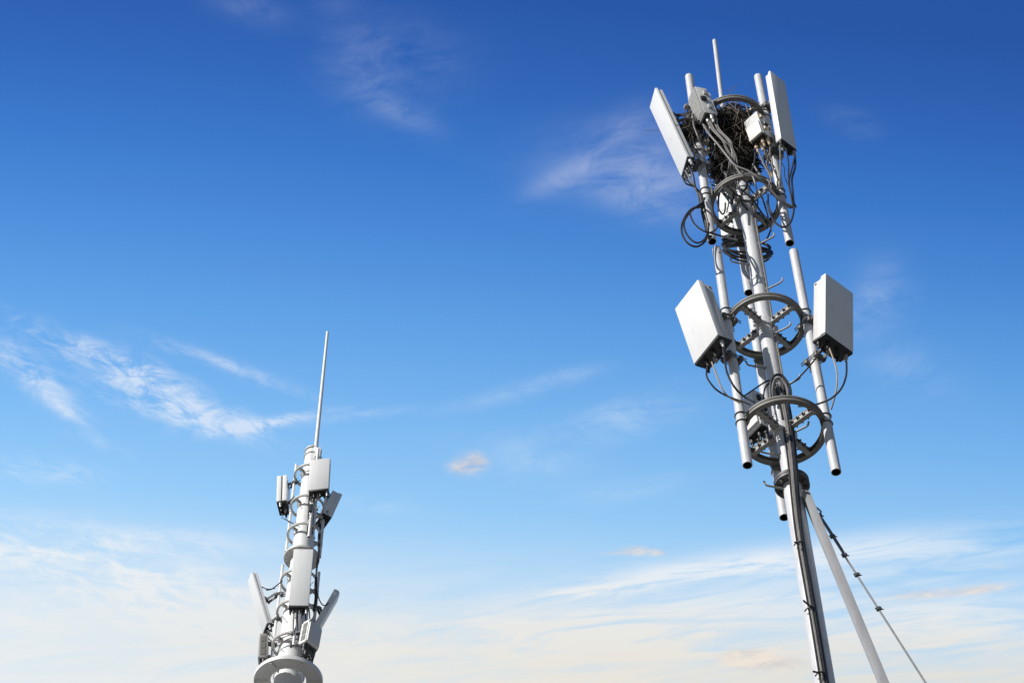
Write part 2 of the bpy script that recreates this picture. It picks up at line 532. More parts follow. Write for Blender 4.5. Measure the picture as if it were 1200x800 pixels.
def panel(name, label, cat, c, az, tilt, w, h, d, pole, pole_r, mats, group=None, arms=(.86, .06), connectors=4, style='box', sk=1.0, arm_style='bar', hole=False):
    """panel antenna: radome in front, tray behind, dark end plate with connectors, two brackets back to its pole.
    c = centre of the body, az = compass of its face (degrees from +x), tilt = how far the face looks down"""
    c = Vector(c)
    nh = Vector((math.cos(R(az)), math.sin(R(az)), 0))
    ux = nh.cross(Z)
    n = nh * math.cos(R(tilt)) - Z * math.sin(R(tilt))
    l = Z * math.cos(R(tilt)) + nh * math.sin(R(tilt))
    c = c - n * (d / 2)                              # c was given on the face
    P = lambda x, y, z: c + ux * x + n * y + l * z
    t = thing(name, label, cat, P(0, 0, -h / 2), group)
    # radome
    b = B()
    if style == 'box':
        box(b, P(0, d * .30, 0), ux, n, l, w, d * .40, h, min(.012 * sk, d * .12))
        obj('radome', b, mats['face'], t)
        b = B()
        box(b, P(0, -d * .205, 0), ux, n, l, w * .90, d * .60, h * .975, .004 * sk)
        obj('back_tray', b, mats['tray'], t)
        if hole:
            for k in (1, -1):
                b = B()
                q = P(k * w * .452, -d * .36, h * .45)
                tube(b, [q - ux * (k * .004), q + ux * (k * .003)], .012, 10)
                obj('mounting_hole', b, mats['bracket'], t)
            for k, e in ((1, 1), (1, -1), (-1, 1), (-1, -1)):
                b = B()
                q = P(k * w * .45, d * .3, e * h * .5)
                tube(b, [q - l * (e * .004), q + l * (e * .006)], .009, 6)
                obj('screw', b, mats['steel_light'], t)
    elif style == 'groove':                      # two thick shells with a dark seam between
        box(b, P(0, d * .27, 0), ux, n, l, w, d * .44, h, d * .1)
        obj('radome', b, mats['face'], t)
        b = B(); box(b, P(0, -d * .27, 0), ux, n, l, w, d * .40, h * .985, d * .08)
        obj('back_tray', b, mats['tray'], t)
        b = B(); box(b, P(0, 0, 0), ux, n, l, w * .9, d * .2, h * .96)
        obj('seam', b, mats['bracket'], t)
    else:                                        # shallow curved radome: profile swept along the length
        prof = [(-.5, -.5), (-.5, .12), (-.44, .34), (-.32, .47), (0, .5), (.32, .47), (.44, .34), (.5, .12), (.5, -.5)]
        rows = [[b.verts.new(P(x * w * k, y * d * k2, z * h)) for x, y in prof] for z, k, k2 in ((-.5, .97, .97), (-.49, 1, 1), (.485, 1, 1), (.5, .9, .8))]
        m = len(prof)
        for r0, r1 in zip(rows, rows[1:]):
            for k in range(m):
                f = b.faces.new((r0[k], r0[(k + 1) % m], r1[(k + 1) % m], r1[k]))
        b.faces.new(rows[0][::-1]); b.faces.new(rows[-1])
        obj('radome', b, mats['face'], t)
    b = B()
    box(b, P(0, 0, -h / 2 - .013 * sk), ux, n, l, w * .97, d * .95, .026 * sk, .004 * sk)
    obj('end_plate', b, mats['black'], t)
    for k in range(connectors):
        b = B()
        x = (k - (connectors - 1) / 2) * w * .8 / max(1, connectors - 1)
        q = P(x, d * (-.18 if k % 2 else .14), -h / 2 - .02 * sk)
        tube(b, [q, q - l * .05 * sk], .020 * sk, 10)
        tube(b, [q - l * .04 * sk, q - l * .085 * sk], .013 * sk, 8)
        obj('connector', b, mats['black'] if k % 3 else mats['steel_light'], t)
    # brackets
    pp = Vector((pole[0], pole[1], 0))
    for fz in arms:
        a = P(0, -d / 2, (fz - .5) * h)
        q = pp + Z * (a.z + (.0 if fz < .5 else -.02 * sk))
        br = B()
        dirh = Vector((a.x - q.x, a.y - q.y, 0))
        dl = dirh.length
        dirh.normalize()
        s = Z.cross(dirh)
        # clamp jaws on the pole
        for k in (1, -1):
            box(br, q + dirh * (k * (pole_r + .018 * sk)), dirh, s, Z, .036 * sk, pole_r * 2.9, .06 * sk, .004 * sk)
        for k in (1, -1):
            for e in (1, -1):
                q2 = q + s * (k * pole_r * 1.22) + Z * (e * .016 * sk)
                tube(br, [q2 - dirh * (pole_r + .075 * sk), q2 + dirh * (pole_r + .06 * sk)], .006 * sk, 6)
        bo = obj('bracket', br, mats['bracket'], t)
        br = B()
        q1 = q + dirh * (pole_r + .03 * sk)
        if arm_style == 'bar' or fz < .5:
            for k in (1, -1):
                bar(br, q1 + s * (k * .035 * sk), a + s * (k * .035 * sk) + dirh * (.004 * sk), .01 * sk, .045 * sk)
        else:                                    # folding scissor arm with a knuckle in the middle
            mid = (q1 + a) / 2 - Z * (.10 * sk)
            for k in (1, -1):
                bar(br, q1 + s * (k * .035 * sk), mid + s * (k * .035 * sk), .01 * sk, .04 * sk)
                bar(br, mid + s * (k * .026 * sk), a + s * (k * .026 * sk), .01 * sk, .04 * sk)
            tube(br, [mid - s * (.06 * sk), mid + s * (.06 * sk)], .014 * sk, 8)
        box(br, a + n * (.006 * sk), ux, n, l, w * .4, .012 * sk, .08 * sk)
        obj('bracket_arm', br, mats['bracket'], bo)
    return t


def radio(label, c, az, tilt, w, h, d, pole, pole_r, mats, group=None, sk=1.0, fins=9, cover=True, louvre=False, plugs=4, cv=(.82, -.04), name='radio_unit'):
    """remote radio unit: cast body with cooling fins on two sides, a smooth cover, connectors underneath"""
    c = Vector(c)
    nh = Vector((math.cos(R(az)), math.sin(R(az)), 0))
    ux = nh.cross(Z)
    n = nh * math.cos(R(tilt)) - Z * math.sin(R(tilt))
    l = Z * math.cos(R(tilt)) + nh * math.sin(R(tilt))
    P = lambda x, y, z: c + ux * x + n * y + l * z
    t = thing(name, label, 'radio unit', P(0, 0, -h / 2), group)
    b = B()
    box(b, P(0, 0, 0), ux, n, l, w, d * .7, h, .008 * sk)
    body = obj('casing', b, mats['body'], t)
    b = B()
    for k in range(fins):
        x = (k - (fins - 1) / 2) * w * .92 / (fins - 1)
        box(b, P(x, -d * .42, 0), ux, n, l, w * .028, d * .155, h * .9)
    obj('cooling_fin', b, mats['body'], body)
    if cover:
        b = B()
        box(b, P(0, d * .42, h * cv[1]), ux, n, l, w * .92, d * .17, h * cv[0], .008 * sk)
        obj('cover', b, mats['cover'], t)
    if louvre:
        for side in (-1, 1):
            b = B()
            for k in range(3):
                box(b, P(side * (w * .5 + .003 * sk), 0, (k - 1) * h * .27), ux, n, l, .008 * sk, d * .46, h * .22)
            obj('vent_grille', b, mats['grille'], t)
    b = B()
    bar(b, P(-w * .25, 0, h / 2 + .045 * sk), P(w * .25, 0, h / 2 + .045 * sk), .018 * sk, .018 * sk)
    for k in (-1, 1): bar(b, P(k * w * .25, 0, h / 2 - .003), P(k * w * .25, 0, h / 2 + .052 * sk), .016 * sk, .016 * sk)
    obj('handle', b, mats['body'], t)
    for k, (yy, z_) in enumerate(((.12, .28), (-.12, .02), (.1, -.26))):
      for e in (() if louvre else (1, -1)):
        b = B()
        box(b, P(e * (w / 2 + .012 * sk), yy * d, z_ * h), ux, n, l, .026 * sk, d * (.34 if k == 1 else .22), h * .12, .004 * sk)
        obj('latch', b, mats['plug'] if k != 1 else mats['black'], t)
    b = B()
    box(b, P(0, 0, -h / 2 - .012 * sk), ux, n, l, w * .9, d * .62, .024 * sk)
    obj('base_plate', b, mats['black'], t)
    for k in range(plugs):
        b = B()
        q = P((k - (plugs - 1) / 2) * w * .75 / max(1, plugs - 1), d * .08 * (1 if k % 2 else -1), -h / 2 - .02 * sk)
        tube(b, [q, q - l * .06 * sk], .022 * sk, 10)
        tube(b, [q - l * .05 * sk, q - l * .12 * sk], .014 * sk, 8)
        obj('connector', b, mats['plug'], t)
    pp = Vector((pole[0], pole[1], 0))
    for e in (-.28, .28):
        b = B()
        a = P(0, -d * .2, e * h)
        q = pp + Z * a.z
        dirh = Vector((a.x - q.x, a.y - q.y, 0)); dirh.normalize()
        s = Z.cross(dirh)
        for k in (1, -1):
            box(b, q + dirh * (k * (pole_r + .016 * sk)), dirh, s, Z, .032 * sk, pole_r * 2.8, .05 * sk, .004 * sk)
        bar(b, q + dirh * (pole_r + .03 * sk), a, .06 * sk, .04 * sk)
        obj('bracket', b, mats['bracket'], t)
    return t


def cable(pts, r, mat, label, group=None, name='cable', n=7, step=6):
    b = B()
    tube(b, spline(pts, step), r, n)
    return tag(obj(name, b, mat), label, 'cable', group)


# ================================================================== RIGHT MAST
AX, AY = 2.427, 12.0
A2 = (AX, AY)
z_fl = zat(AX, AY, 567)
z_top = zat(AX, AY, 150)
t = mast = thing('telecom_mast', 'tall slim grey tubular steel mast with stick nest near its top', 'mast', (AX, AY, 0))
b = B(); tube(b, [(AX, AY, z_fl + .03), (AX, AY, z_top)], .071, 32); obj('upper_tube', b, M['galv'], t)
b = B(); tube(b, [(AX, AY, 0), (AX, AY, z_fl - .03)], .082, 32); obj('lower_tube', b, M['galv'], t)
b = B()
lathe(b, (AX, AY, z_fl), [(.05, -.032), (.155, -.032), (.155, -.004), (.05, -.004)], 40)
lathe(b, (AX, AY, z_fl), [(.05, .004), (.155, .004), (.155, .032), (.05, .032)], 40)
for k in range(10):
    a = 2 * math.pi * k / 10
    q = Vector((AX + .122 * math.cos(a), AY + .122 * math.sin(a), z_fl))
    tube(b, [q - Z * .06, q + Z * .06], .011, 6); tube(b, [q - Z * .048, q - Z * .03], .02, 6); tube(b, [q + Z * .03, q + Z * .048], .02, 6)
obj('flange', b, M['steel'], t)
for zz_ in (zat(AX, AY, 330), zat(AX, AY, 450)):
    b = B()
    lathe(b, (AX, AY, zz_), [(.069, -.02), (.078, -.02), (.078, .02), (.069, .02)], 32)
    obj('tube_sleeve', b, M['galv'], t)
# step bolts with turned-up ends, alternately left and right
steps = [(290, 1), (312, -1), (343, 1), (395, 1), (457, 1), (433, -1), (512, 1), (535, -1), (574, -1)]
for py, sgn in steps:
    z = zat(AX, AY, py)
    d = Vector((sgn * .84, -.54 if sgn > 0 else -.2, 0)).normalized()
    q = Vector((AX, AY, z))
    b = B()
    tube(b, spline([q + d * .06, q + d * .21, q + d * .245 + Z * .012, q + d * .255 + Z * .05], 3), .0095, 7)
    tube(b, [q + d * .068, q + d * .088], .019, 6)
    obj('step_bolt', b, M['zinc_light'], t)
# mast head collar
b = B(); lathe(b, (AX, AY, z_top - .04), [(.07, 0), (.1, 0), (.1, .06), (.0, .075)], 24, closed=False); obj('mast_cap', b, M['galv'], t)

# whip on top
wx = pix(845, 112, 12.1)
wt = pix(837.3, 48, 12.1)
t = thing('whip_antenna', 'short white rod antenna rising above the bird nest', 'antenna', wx - Z * .9)
dw = (wt - wx).normalized()
b = B(); tube(b, [wx - dw * .85, wt], .025, 16); tube(b, [wt, wt + dw * .012], .020, 16); obj('rod', b, M['galv'], t)
for dz_ in (.45, .75):
    b = B()
    q = wx - dw * dz_
    bar(b, q, Vector((AX, AY, q.z - .02)), .05, .04)
    box(b, q, X, Y, Z, .09, .09, .05, .005)
    obj('bracket', b, M['zinc'], t)

# hoops (channel rings on four arms)
RING_Z = {k: zat(AX, AY, p) for k, p in (('1', 147), ('2', 240), ('3', 382), ('4', 505))}
rings = [ring_mount((AX, AY, RING_Z['4']), .395, .074, 'dark steel hoop lowest on the tall mast, black cable loops above it', (M['zinc'], M['steel'], M['galv'], M['zinc_light']), group='ring mounts on the tall mast')]
for k, lab in (('3', 'dark steel hoop between the two wide white box antennas'), ('2', 'dark steel hoop just below the stick nest, crossed by cables'), ('1', 'topmost dark steel hoop arching over the stick nest')):
    c = copy_tree(rings[0])
    c.location = (AX, AY, RING_Z[k])
    c.scale = ({'3': .965, '2': .95, '1': .95}[k],) * 2 + (1,)
    c['label'] = lab
    rings.append(c)

# antenna poles
PL = pix(858, 418.5, 11.86).xy; PR = pix(955, 424, 11.88).xy
QL = pix(821, 186.5, 11.86).xy; QR = pix(907, 187.5, 11.88).xy
PF = pix(884, 385, 12.45).xy; QF = Vector((PF.x, PF.y))
pm = (M['galv'], M['steel'], M['zinc'])
GP = 'mounting poles on the tall mast'
mount_pole(PL, zat(*PL, 545), zat(*PL, 292), .045, 'grey tube behind the lower left white box antenna', pm, GP, (RING_Z['3'], RING_Z['4']), A2)
mount_pole(PR, zat(*PR, 553), zat(*PR, 295), .045, 'grey tube beside the lower right box antenna, lowest open end of all', pm, GP, (RING_Z['3'], RING_Z['4']), A2)
mount_pole(QL, zat(*QL, 283), zat(*QL, 90), .045, 'grey tube behind the leaning upper left antenna, cable loops by its end', pm, GP, (RING_Z['1'], RING_Z['2']), A2)
mount_pole(QR, zat(*QR, 285), zat(*QR, 90), .045, 'grey tube beside the upright upper right panel antenna', pm, GP, (RING_Z['1'], RING_Z['2']), A2)
mount_pole(PF, zat(*PF, 606), zat(*PF, 351), .045, 'grey tube running close behind the mast, its end under the flange', pm, GP, (RING_Z['3'], RING_Z['4']), A2)
mount_pole(QF, zat(*QF, 343), zat(*QF, 150), .045, 'grey tube behind the mast and the stick nest', pm, GP, (RING_Z['1'], RING_Z['2']), A2)

AM = {'face': M['radome'], 'tray': M['tray'], 'black': M['black'], 'steel_light': M['steel_light'], 'bracket': M['steel']}
panel('panel_antenna', 'wide white box antenna lower left on the tall mast, brightly lit face', 'panel antenna', (1.717, 11.673, 16.827), -150, 11.3, .403, .767, .17, PL, .045, AM, arms=(.80, .0), connectors=6, hole=True)
panel('panel_antenna', 'wide box antenna lower right on the tall mast, grey shaded face', 'panel antenna', (3.054, 11.587, 16.84), -49.6, 10.4, .375, .78, .17, PR, .045, AM, arms=(.72, .0), connectors=6, hole=True)
panel('panel_antenna', 'long narrow white panel antenna leaning outward, upper left on the tall mast', 'panel antenna', (1.685, 11.795, 20.337), -168.5, 11.5, .259, 1.327, .085, QL, .045, AM, arms=(.80, .03), connectors=5, arm_style='scissor')
panel('panel_antenna', 'long upright panel antenna with grey shaded face, top right on the tall mast', 'panel antenna', (2.944, 11.69, 20.60), -49.9, 1.3, .235, 1.345, .085, QR, .045, AM, arms=(.72, .03), connectors=5)
fp = pix(854, 250, 12.72)
panel('panel_antenna', 'white panel antenna seen from behind between mast and upper left tube', 'panel antenna', fp, 68, 3, .20, 1.15, .10, QF, .045, dict(AM, tray=M['radome']), arms=(.8, .1), connectors=3)

RM = {'body': M['rru'], 'cover': M['rru_white'], 'grille': M['grille'], 'black': M['black'], 'plug': M['steel_light'], 'bracket': M['steel']}
GR = 'radio units on the tall mast'
radio('grey ribbed radio unit clamped to the upper left tube', pix(823.5, 125, 11.66), 17, -8, .17, .50, .19, QL, .045, RM, GR)
radio('grey radio unit with white cover beside the nest, under upper right tube', pix(887.5, 152, 11.74), 222, 10, .19, .36, .17, QR, .045, dict(RM, plug=M['rubber_tan']), GR, cv=(.55, -.22))
radio('white finned radio unit behind the lowest hoop, black underneath', pix(884, 487, 12.2), 215, 4, .22, .46, .17, PF, .045, dict(RM, body=M['rru_white'], plug=M['black']), GR, fins=11)

# brace strut and guy wire
s0, s1 = pix(944.5, 580, 11.93), pix(1035.5, 800, 11.93)
dd = (s1 - s0).normalized()
foot = s0 + dd * (s0.z / -dd.z)
t = thing('brace_strut', 'square grey steel strut slanting down right from the mast flange', 'strut', foot)
b = B(); bar(b, s0 - dd * .03, foot, .068, .07, Y, .004); obj('square_tube', b, M['galv_dull'], t)
b = B(); box(b, s0 + Vector((-.06, .02, .03)), X, Y, Z, .16, .02, .12, .004); tube(b, [s0 - Y * .05, s0 + Y * .05], .014, 8); obj('end_lug', b, M['zinc'], t)
g0, g1 = pix(951, 590, 12.0), pix(1085, 800, 12.0)
gd = (g1 - g0).normalized()
gf = g0 + gd * (g0.z / -gd.z)
t = thing('guy_wire', 'thin steel guy wire with black clips right of the strut', 'wire', gf)
b = B(); tube(b, [g0, gf], .0085, 8); obj('wire', b, M['wire'], t)
b = B()
gs = gd.cross(Y).normalized()
k1 = (pix(960, 604, 12.0) - g0).length; k2 = (pix(990, 650, 12.0) - g0).length
tube(b, spline([g0 + Vector((-.05, 0, .05)), g0 + gs * .035 + gd * .1, g0 + gd * k1 + gs * .013, g0 + gd * (k1 + .2) + gs * .014, g0 + gd * k2 + gs * .012], 5), .008, 7)
obj('return_wire', b, M['wire'], t)
for q in ((960, 604), (977.5, 627.5), (990, 650), (1006.5, 672.5), (1029, 713)):
    p = g0 + gd * (pix(*q, 12.0) - g0).length
    b = B()
    box(b, p, gs, Y, gd, .034, .032, .03, .004)
    for e in (-.02, .02): tube(b, [p + gd * e * .6 - gs * .024, p + gd * e * .6 + gs * .03], .006, 6)
    tube(b, [p + gs * .02, p + gs * .036 + gd * .02], .005, 6)
    obj('wire_clip', b, M['steel'], t)

# bird nest: a ball of sticks lodged inside the topmost hoop
def nest():
    rnd = random.Random(11)
    c = pix(859, 163, 12.0)
    t = thing('bird_nest', 'dark ragged bird nest of sticks inside the topmost hoop', 'nest', c - Z * .35)
    lumps = [(pix(859, 158, 12.0), (.275, .29, .40)), (pix(856, 190, 12.05), (.25, .25, .30)), (pix(809, 156, 11.85), (.12, .16, .22)), (pix(872, 196, 12.0), (.15, .18, .24))]
    def sticks(bm, n, shell, ln, rr, jut):
        for _ in range(n):
            c, rad = lumps[rnd.choices((0, 1, 2, 3), (10, 5, 1.0, 1.8))[0]]
            d = Vector((rnd.gauss(0, 1), rnd.gauss(0, 1), rnd.gauss(0, 1))).normalized()
            k = shell[0] + (shell[1] - shell[0]) * rnd.random()
            p = c + Vector((d.x * rad[0], d.y * rad[1], d.z * rad[2])) * k + Vector((.03 * d.z, 0, 0))
            tdir = d.cross(Vector((rnd.gauss(0, 1), rnd.gauss(0, 1), rnd.gauss(0, .6)))).normalized() + d * rnd.uniform(-.1, jut)
            tdir.normalize()
            le = rnd.uniform(*ln)
            bend = Vector((rnd.gauss(0, 1), rnd.gauss(0, 1), rnd.gauss(0, 1))) * le * .07
            r0 = rnd.uniform(*rr)
            tube(bm, [p - tdir * le / 2, p + bend, p + tdir * le / 2], r0, 4, r_end=r0 * .5)
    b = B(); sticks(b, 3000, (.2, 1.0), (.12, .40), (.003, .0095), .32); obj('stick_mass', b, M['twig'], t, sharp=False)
    b = B(); sticks(b, 330, (.85, 1.08), (.12, .42), (.003, .0055), .5); obj('loose_stick', b, M['twig_lit'], t, sharp=False)
    b = B()
    for a, e in (((755.5, 153.5), (772, 153)), ((851, 108), (861, 100)), ((835, 106), (843, 106.5)), ((884, 119), (889, 113)), ((853, 112), (866, 98)), ((809, 90), (808, 86))):
        p, q = pix(*a, 12.06), pix(*e, 12.06)
        tube(b, [p, (p + q) / 2 + Z * .01, q], .004, 4, r_end=.0025)
    # the jutting ones reach back into the mass
    p, q = pix(772, 153, 12.06), pix(846, 160, 12.06)
    tube(b, [p, (p + q) / 2 + Z * .02, q], .005, 4)
    obj('jutting_stick', b, M['twig_lit'], t, sharp=False)
nest()

# ------------------------------------------------------------------ cables of the right mast
def pc(pts, r, mat, label, group=None, **k):
    return cable([pix(x, y, 12 + d) for x, y, d in pts], r, mat, label, group, **k)


G1 = 'pale jumper cables fanning from the upper left radio unit'
for i in range(6):
    o = i * 1.7
    j = lambda s=2.2: random.uniform(-s, s)
    pc([(823 + o * 1.5, 126, -.36), (829 + o * 1.3 + j(), 139, -.36), (836 + o + j(), 152, -.37), (846 + o + j(), 165, -.38), (852 + o * .9 + j(), 173, -.36), (855 + o * .9, 184, -.33), (854 + o * 1.2 + j(2), 196, -.28), (852 + o * 1.5, 207, -.2), (858 + o, 222, -.1)],
       .0068, M['rubber_grey'], 'sunlit pale jumper cable dropping from the upper left radio unit past the nest', G1)  # the sun on these cables is put into their grey
pc([(824, 146, -.4), (831, 157, -.42), (842, 170, -.44), (853, 184, -.46), (862, 194, -.46), (876, 200, -.47), (888, 208, -.46), (900, 219, -.4), (914, 234, -.34), (928, 242, -.3)], .011, M['rubber_grey'], 'grey cable sweeping right across the front of the hoop below the nest')
pc([(862, 196, -.46), (870, 205, -.46), (881, 206, -.46), (886, 219, -.42), (888, 228, -.3)], .008, M['rubber_grey'], 'short pale cable branching down in front of the hoop below the nest')
G2 = 'cables hanging from the leaning upper left antenna'
for i, (a, e) in enumerate((((799, 206), 0), ((803, 200), 2), ((807, 195), 4), ((802, 204), 6))):
    pc([(a[0], a[1], -.36), (a[0] + 5, a[1] + 9, -.35), (813 + e * .6, 219 + e * .4, -.34), (818 + e * .7, 228, -.32), (820.5 + e * .8, 240, -.32), (823 + e * .7, 252, -.3), (826.5 + e * .5, 266, -.3), (829 + e * .2, 275, -.28), (831 + e * .6, 283 - e, -.26)], .0095,
       M['rubber_grey'] if i == 1 else M['rubber'], 'dark cable running from the leaning upper left antenna down its tube', G2)
GL = 'slack cable loops left of the upper left tube'
pc([(826, 232, -.32), (821, 240, -.34), (809, 246, -.36), (800.5, 259, -.37), (799, 272, -.37), (805, 284, -.36), (816, 289, -.35), (826, 283, -.34), (830, 270, -.33), (828, 255, -.33), (823, 242, -.32)], .011, M['rubber'], 'larger black slack cable loop left of the upper left tube', GL, step=8)
pc([(825, 236, -.33), (813, 245, -.37), (803, 257, -.39), (802, 268, -.39), (808, 279, -.38), (817, 284.5, -.37), (825, 281, -.36), (829, 273, -.34), (831, 262, -.33)], .010, M['rubber'], 'smaller black slack cable loop left of the upper left tube', GL, step=8)
pc([(821, 243, -.36), (812, 245, -.38), (809, 251, -.4), (813, 261, -.4), (821, 268.5, -.4), (831, 272.5, -.39), (839, 269, -.36), (840, 262, -.35), (833, 251, -.36), (825, 244, -.36)], .009, M['rubber'], 'black cable looped across the front of the upper left tube end', GL, step=8)
pc([(829, 272, -.39), (843, 276, -.36), (855, 279, -.2), (864, 281, -.06)], .010, M['rubber'], 'black cable running from the slack loops to the mast')
pc([(840, 236, -.2), (843, 246, -.22), (847, 251, -.2), (849.5, 247, -.16), (850, 238, -.1)], .009, M['rubber'], 'small black U-shaped cable in front of the panel antenna seen from behind')
G3 = 'cables hanging from the upper right antenna'
pc([(931, 181, -.35), (932, 195, -.36), (928, 211, -.37), (929.5, 230, -.37), (930, 248, -.37), (925.5, 262, -.36), (917, 266, -.36), (907, 259, -.33), (901.5, 247, -.28), (899, 236, -.2)], .011, M['rubber'], 'dark cable looping low round the front of the upper right tube', G3, step=8)
pc([(921, 174, -.33), (924, 192, -.35), (924, 210, -.36), (926.5, 228, -.36), (933, 243, -.34)], .0085, M['rubber'], 'thin dark cable hanging free right of the upper right tube', G3)
pc([(932, 182, -.36), (927.5, 200, -.38), (924.5, 214, -.38), (927, 230, -.38), (928.5, 243, -.37), (919, 239.5, -.36), (909, 231, -.34), (899, 221, -.28)], .010, M['rubber'], 'dark cable hanging right of the upper right tube, turning back to the hoop', G3, step=8)
pc([(914, 167, -.32), (914.5, 190, -.34), (914, 210, -.34), (913, 221, -.32)], .009, M['rubber_grey'], 'grey cable lying down the front of the upper right tube', G3)
pc([(889, 178, -.36), (895, 192, -.34), (902, 205, -.32), (904, 215, -.3), (902.5, 228, -.26)], .009, M['rubber_grey'], 'pale cable curving from the white covered radio unit to the hoop', None)
pc([(896, 176, -.3), (902, 189, -.28), (904.5, 199, -.27), (903.5, 214, -.26)], .008, M['rubber_tan'], 'brownish thin cable left of the upper right tube', None)
pc([(885, 178, -.36), (884, 190, -.33), (880, 203, -.28), (876, 214, -.2)], .008, M['rubber'], 'thin dark cable dropping from the white covered radio unit behind the hoop', None)
G4 = 'dark cables crossing inside the hoop below the nest'
for a in ([(868, 222, -.3), (880, 232, -.2), (890, 246, -.1), (898, 262, .1)], [(893, 231, -.25), (897, 243, -.18), (900, 254, 0), (899, 268, .15)], [(884, 236, -.2), (893, 250, -.1), (901, 259, .05), (904, 270, .2)],
          [(900, 228, -.28), (901, 243, -.3), (907, 256, -.25), (903, 270, .1), (898, 282, .1)], [(858, 224, -.15), (866, 232, -.2), (876, 236, -.16), (886, 231, -.1)]):
    pc(a, .009, M['rubber'], 'dark cable hanging across the inside of the hoop below the nest', G4)

GT = 'cables tangled round the mast under the nest'
rt_ = random.Random(21)
for i in range(14):
    x0 = rt_.uniform(842, 888)
    a = [(x0, rt_.uniform(190, 206), rt_.uniform(-.3, .1))]
    for k in range(4):
        lx, ly, ld = a[-1]
        a.append((min(902, max(842, lx + rt_.uniform(-14, 16))), ly + rt_.uniform(6, 17), min(.2, max(-.34, ld + rt_.uniform(-.15, .15)))))
    pc(a, rt_.uniform(.006, .010), M['rubber'] if i % 3 else M['rubber_grey'], ('pale' if i % 3 == 0 else 'dark') + ' cable in the tangle between the nest and the hoop below it', GT)

GU = 'thin cables round the upper left tube and radio unit'
for i in range(9):
    x0, y0 = rt_.uniform(806, 830), rt_.uniform(132, 158)
    a = [(x0, y0, rt_.uniform(-.35, -.1))]
    for k in range(4):
        lx, ly, ld = a[-1]
        a.append((min(838, max(804, lx + rt_.uniform(-7, 9))), ly + rt_.uniform(8, 16), min(0, max(-.38, ld + rt_.uniform(-.1, .1)))))
    pc(a, rt_.uniform(.005, .009), M['rubber'] if i % 4 else M['rubber_grey'], ('pale' if i % 4 == 0 else 'black') + ' thin cable hanging round the upper left tube near the radio unit', GU)
GV = 'thin cables round the upper right tube'
for i in range(7):
    a = [(rt_.uniform(884, 912), rt_.uniform(166, 180), rt_.uniform(-.35, -.1))]
    for k in range(4):
        lx, ly, ld = a[-1]
        a.append((min(924, max(884, lx + rt_.uniform(-5, 9))), ly + rt_.uniform(9, 17), min(0, max(-.38, ld + rt_.uniform(-.1, .1)))))
    pc(a, rt_.uniform(.005, .009), M['rubber'] if i % 3 else M['rubber_grey'], ('pale' if i % 3 == 0 else 'black') + ' thin cable hanging round the upper right tube under its radio unit', GV)
for p_, tops, nm in ((QL, (128, 141, 168, 178), 'upper left'), (QR, (128, 170, 184), 'upper right')):
    for i, py in enumerate(tops):
        z = zat(*p_, py)
        q = Vector((p_.x, p_.y, z))
        t = thing('pole_clamp', ('first', 'second', 'third', 'fourth')[i] + ' steel clamp from the top on the ' + nm + ' tube', 'clamp', q, 'steel clamps on the upper tubes')
        b = B(); lathe(b, q - Z * .022, [(.044, 0), (.062, 0), (.062, .044), (.044, .044)], 24); obj('band', b, M['zinc_light' if i % 2 else 'steel'], t)
        for k in (0, 1):
            b = B()
            d = Vector((math.cos(R(200 + 150 * k)), math.sin(R(200 + 150 * k)), 0))
            box(b, q + d * .085, d, Z.cross(d), Z, .05, .05, .04, .004)
            tube(b, [q + d * .085 - Z.cross(d) * .06, q + d * .085 + Z.cross(d) * .06], .007, 6)
            obj('lug', b, M['zinc_light'], t)

# coil of spare cable hung round the mast
c0 = pix(875, 289, 12.2)
t = thing('cable_coil', 'black coil of spare cable hung behind the mast between upper and lower tubes', 'cable coil', c0 - Z * .1)
rnd = random.Random(3)
for k in range(5):
    b = B()
    nr = Vector((.10 + rnd.uniform(-.1, .1), -1, .35 + rnd.uniform(-.15, .15))).normalized()
    torus(b, c0 + Vector((rnd.uniform(-.02, .02), k * .022, rnd.uniform(-.03, .03))), .245 + rnd.uniform(-.03, .02), .012, 40, 7, nr)
    obj('turn', b, M['rubber'], t)

# the feeder bundle strapped down the mast
GB = 'feeder cables strapped down the front of the tall mast'
offs = [(-.026, .083), (-.004, .088), (.019, .088), (.041, .081), (.060, .069), (.008, .108), (.031, .105)]
for i, (ox, oy) in enumerate(offs):
    zt = zat(AX, AY, 452 + (i * 5) % 17)
    pts = [Vector((AX + ox * 1.0 + .01 * math.sin(i), AY - oy * .9, zt)), Vector((AX + ox + .02, AY - oy * .9, (zt + RING_Z['4']) / 2 + .05)), Vector((AX + ox + .024, AY - oy * .95, RING_Z['4'] + .06)), Vector((AX + ox + .015, AY - oy * 1.0, RING_Z['4'] - .25)),
           Vector((AX + ox * .9 + .002, AY - oy * 1.05 - .035, z_fl + .22)), Vector((AX + ox * .85 - .012, AY - oy - .075, z_fl + .03)), Vector((AX + ox * .8 - .016, AY - oy - .073, z_fl - .05)), Vector((AX + ox * .75 - .026, AY - oy - .03, z_fl - .35))]
    z = z_fl - .8
    while z > .3:
        pts.append(Vector((AX + ox * .66 + rnd.uniform(-.004, .004) - .034, AY - .083 - .011 - max(0, oy - .095) * 1.3, z)))
        z -= .9 if z > 10 else 2.5
    pts.append(Vector((AX + ox * .66 - .034, AY - oy - .01, .02)))
    cable(pts, .0092, M['rubber_grey'] if i in (1, 3, 5) else M['rubber'], ('grey' if i in (1, 3, 5) else 'black') + ' feeder cable strapped in the bundle down the tall mast', GB, step=4)  # grey strands: sunlight on black cable, put into the colour
G5 = 'black cable loops arching over at the lowest hoop'
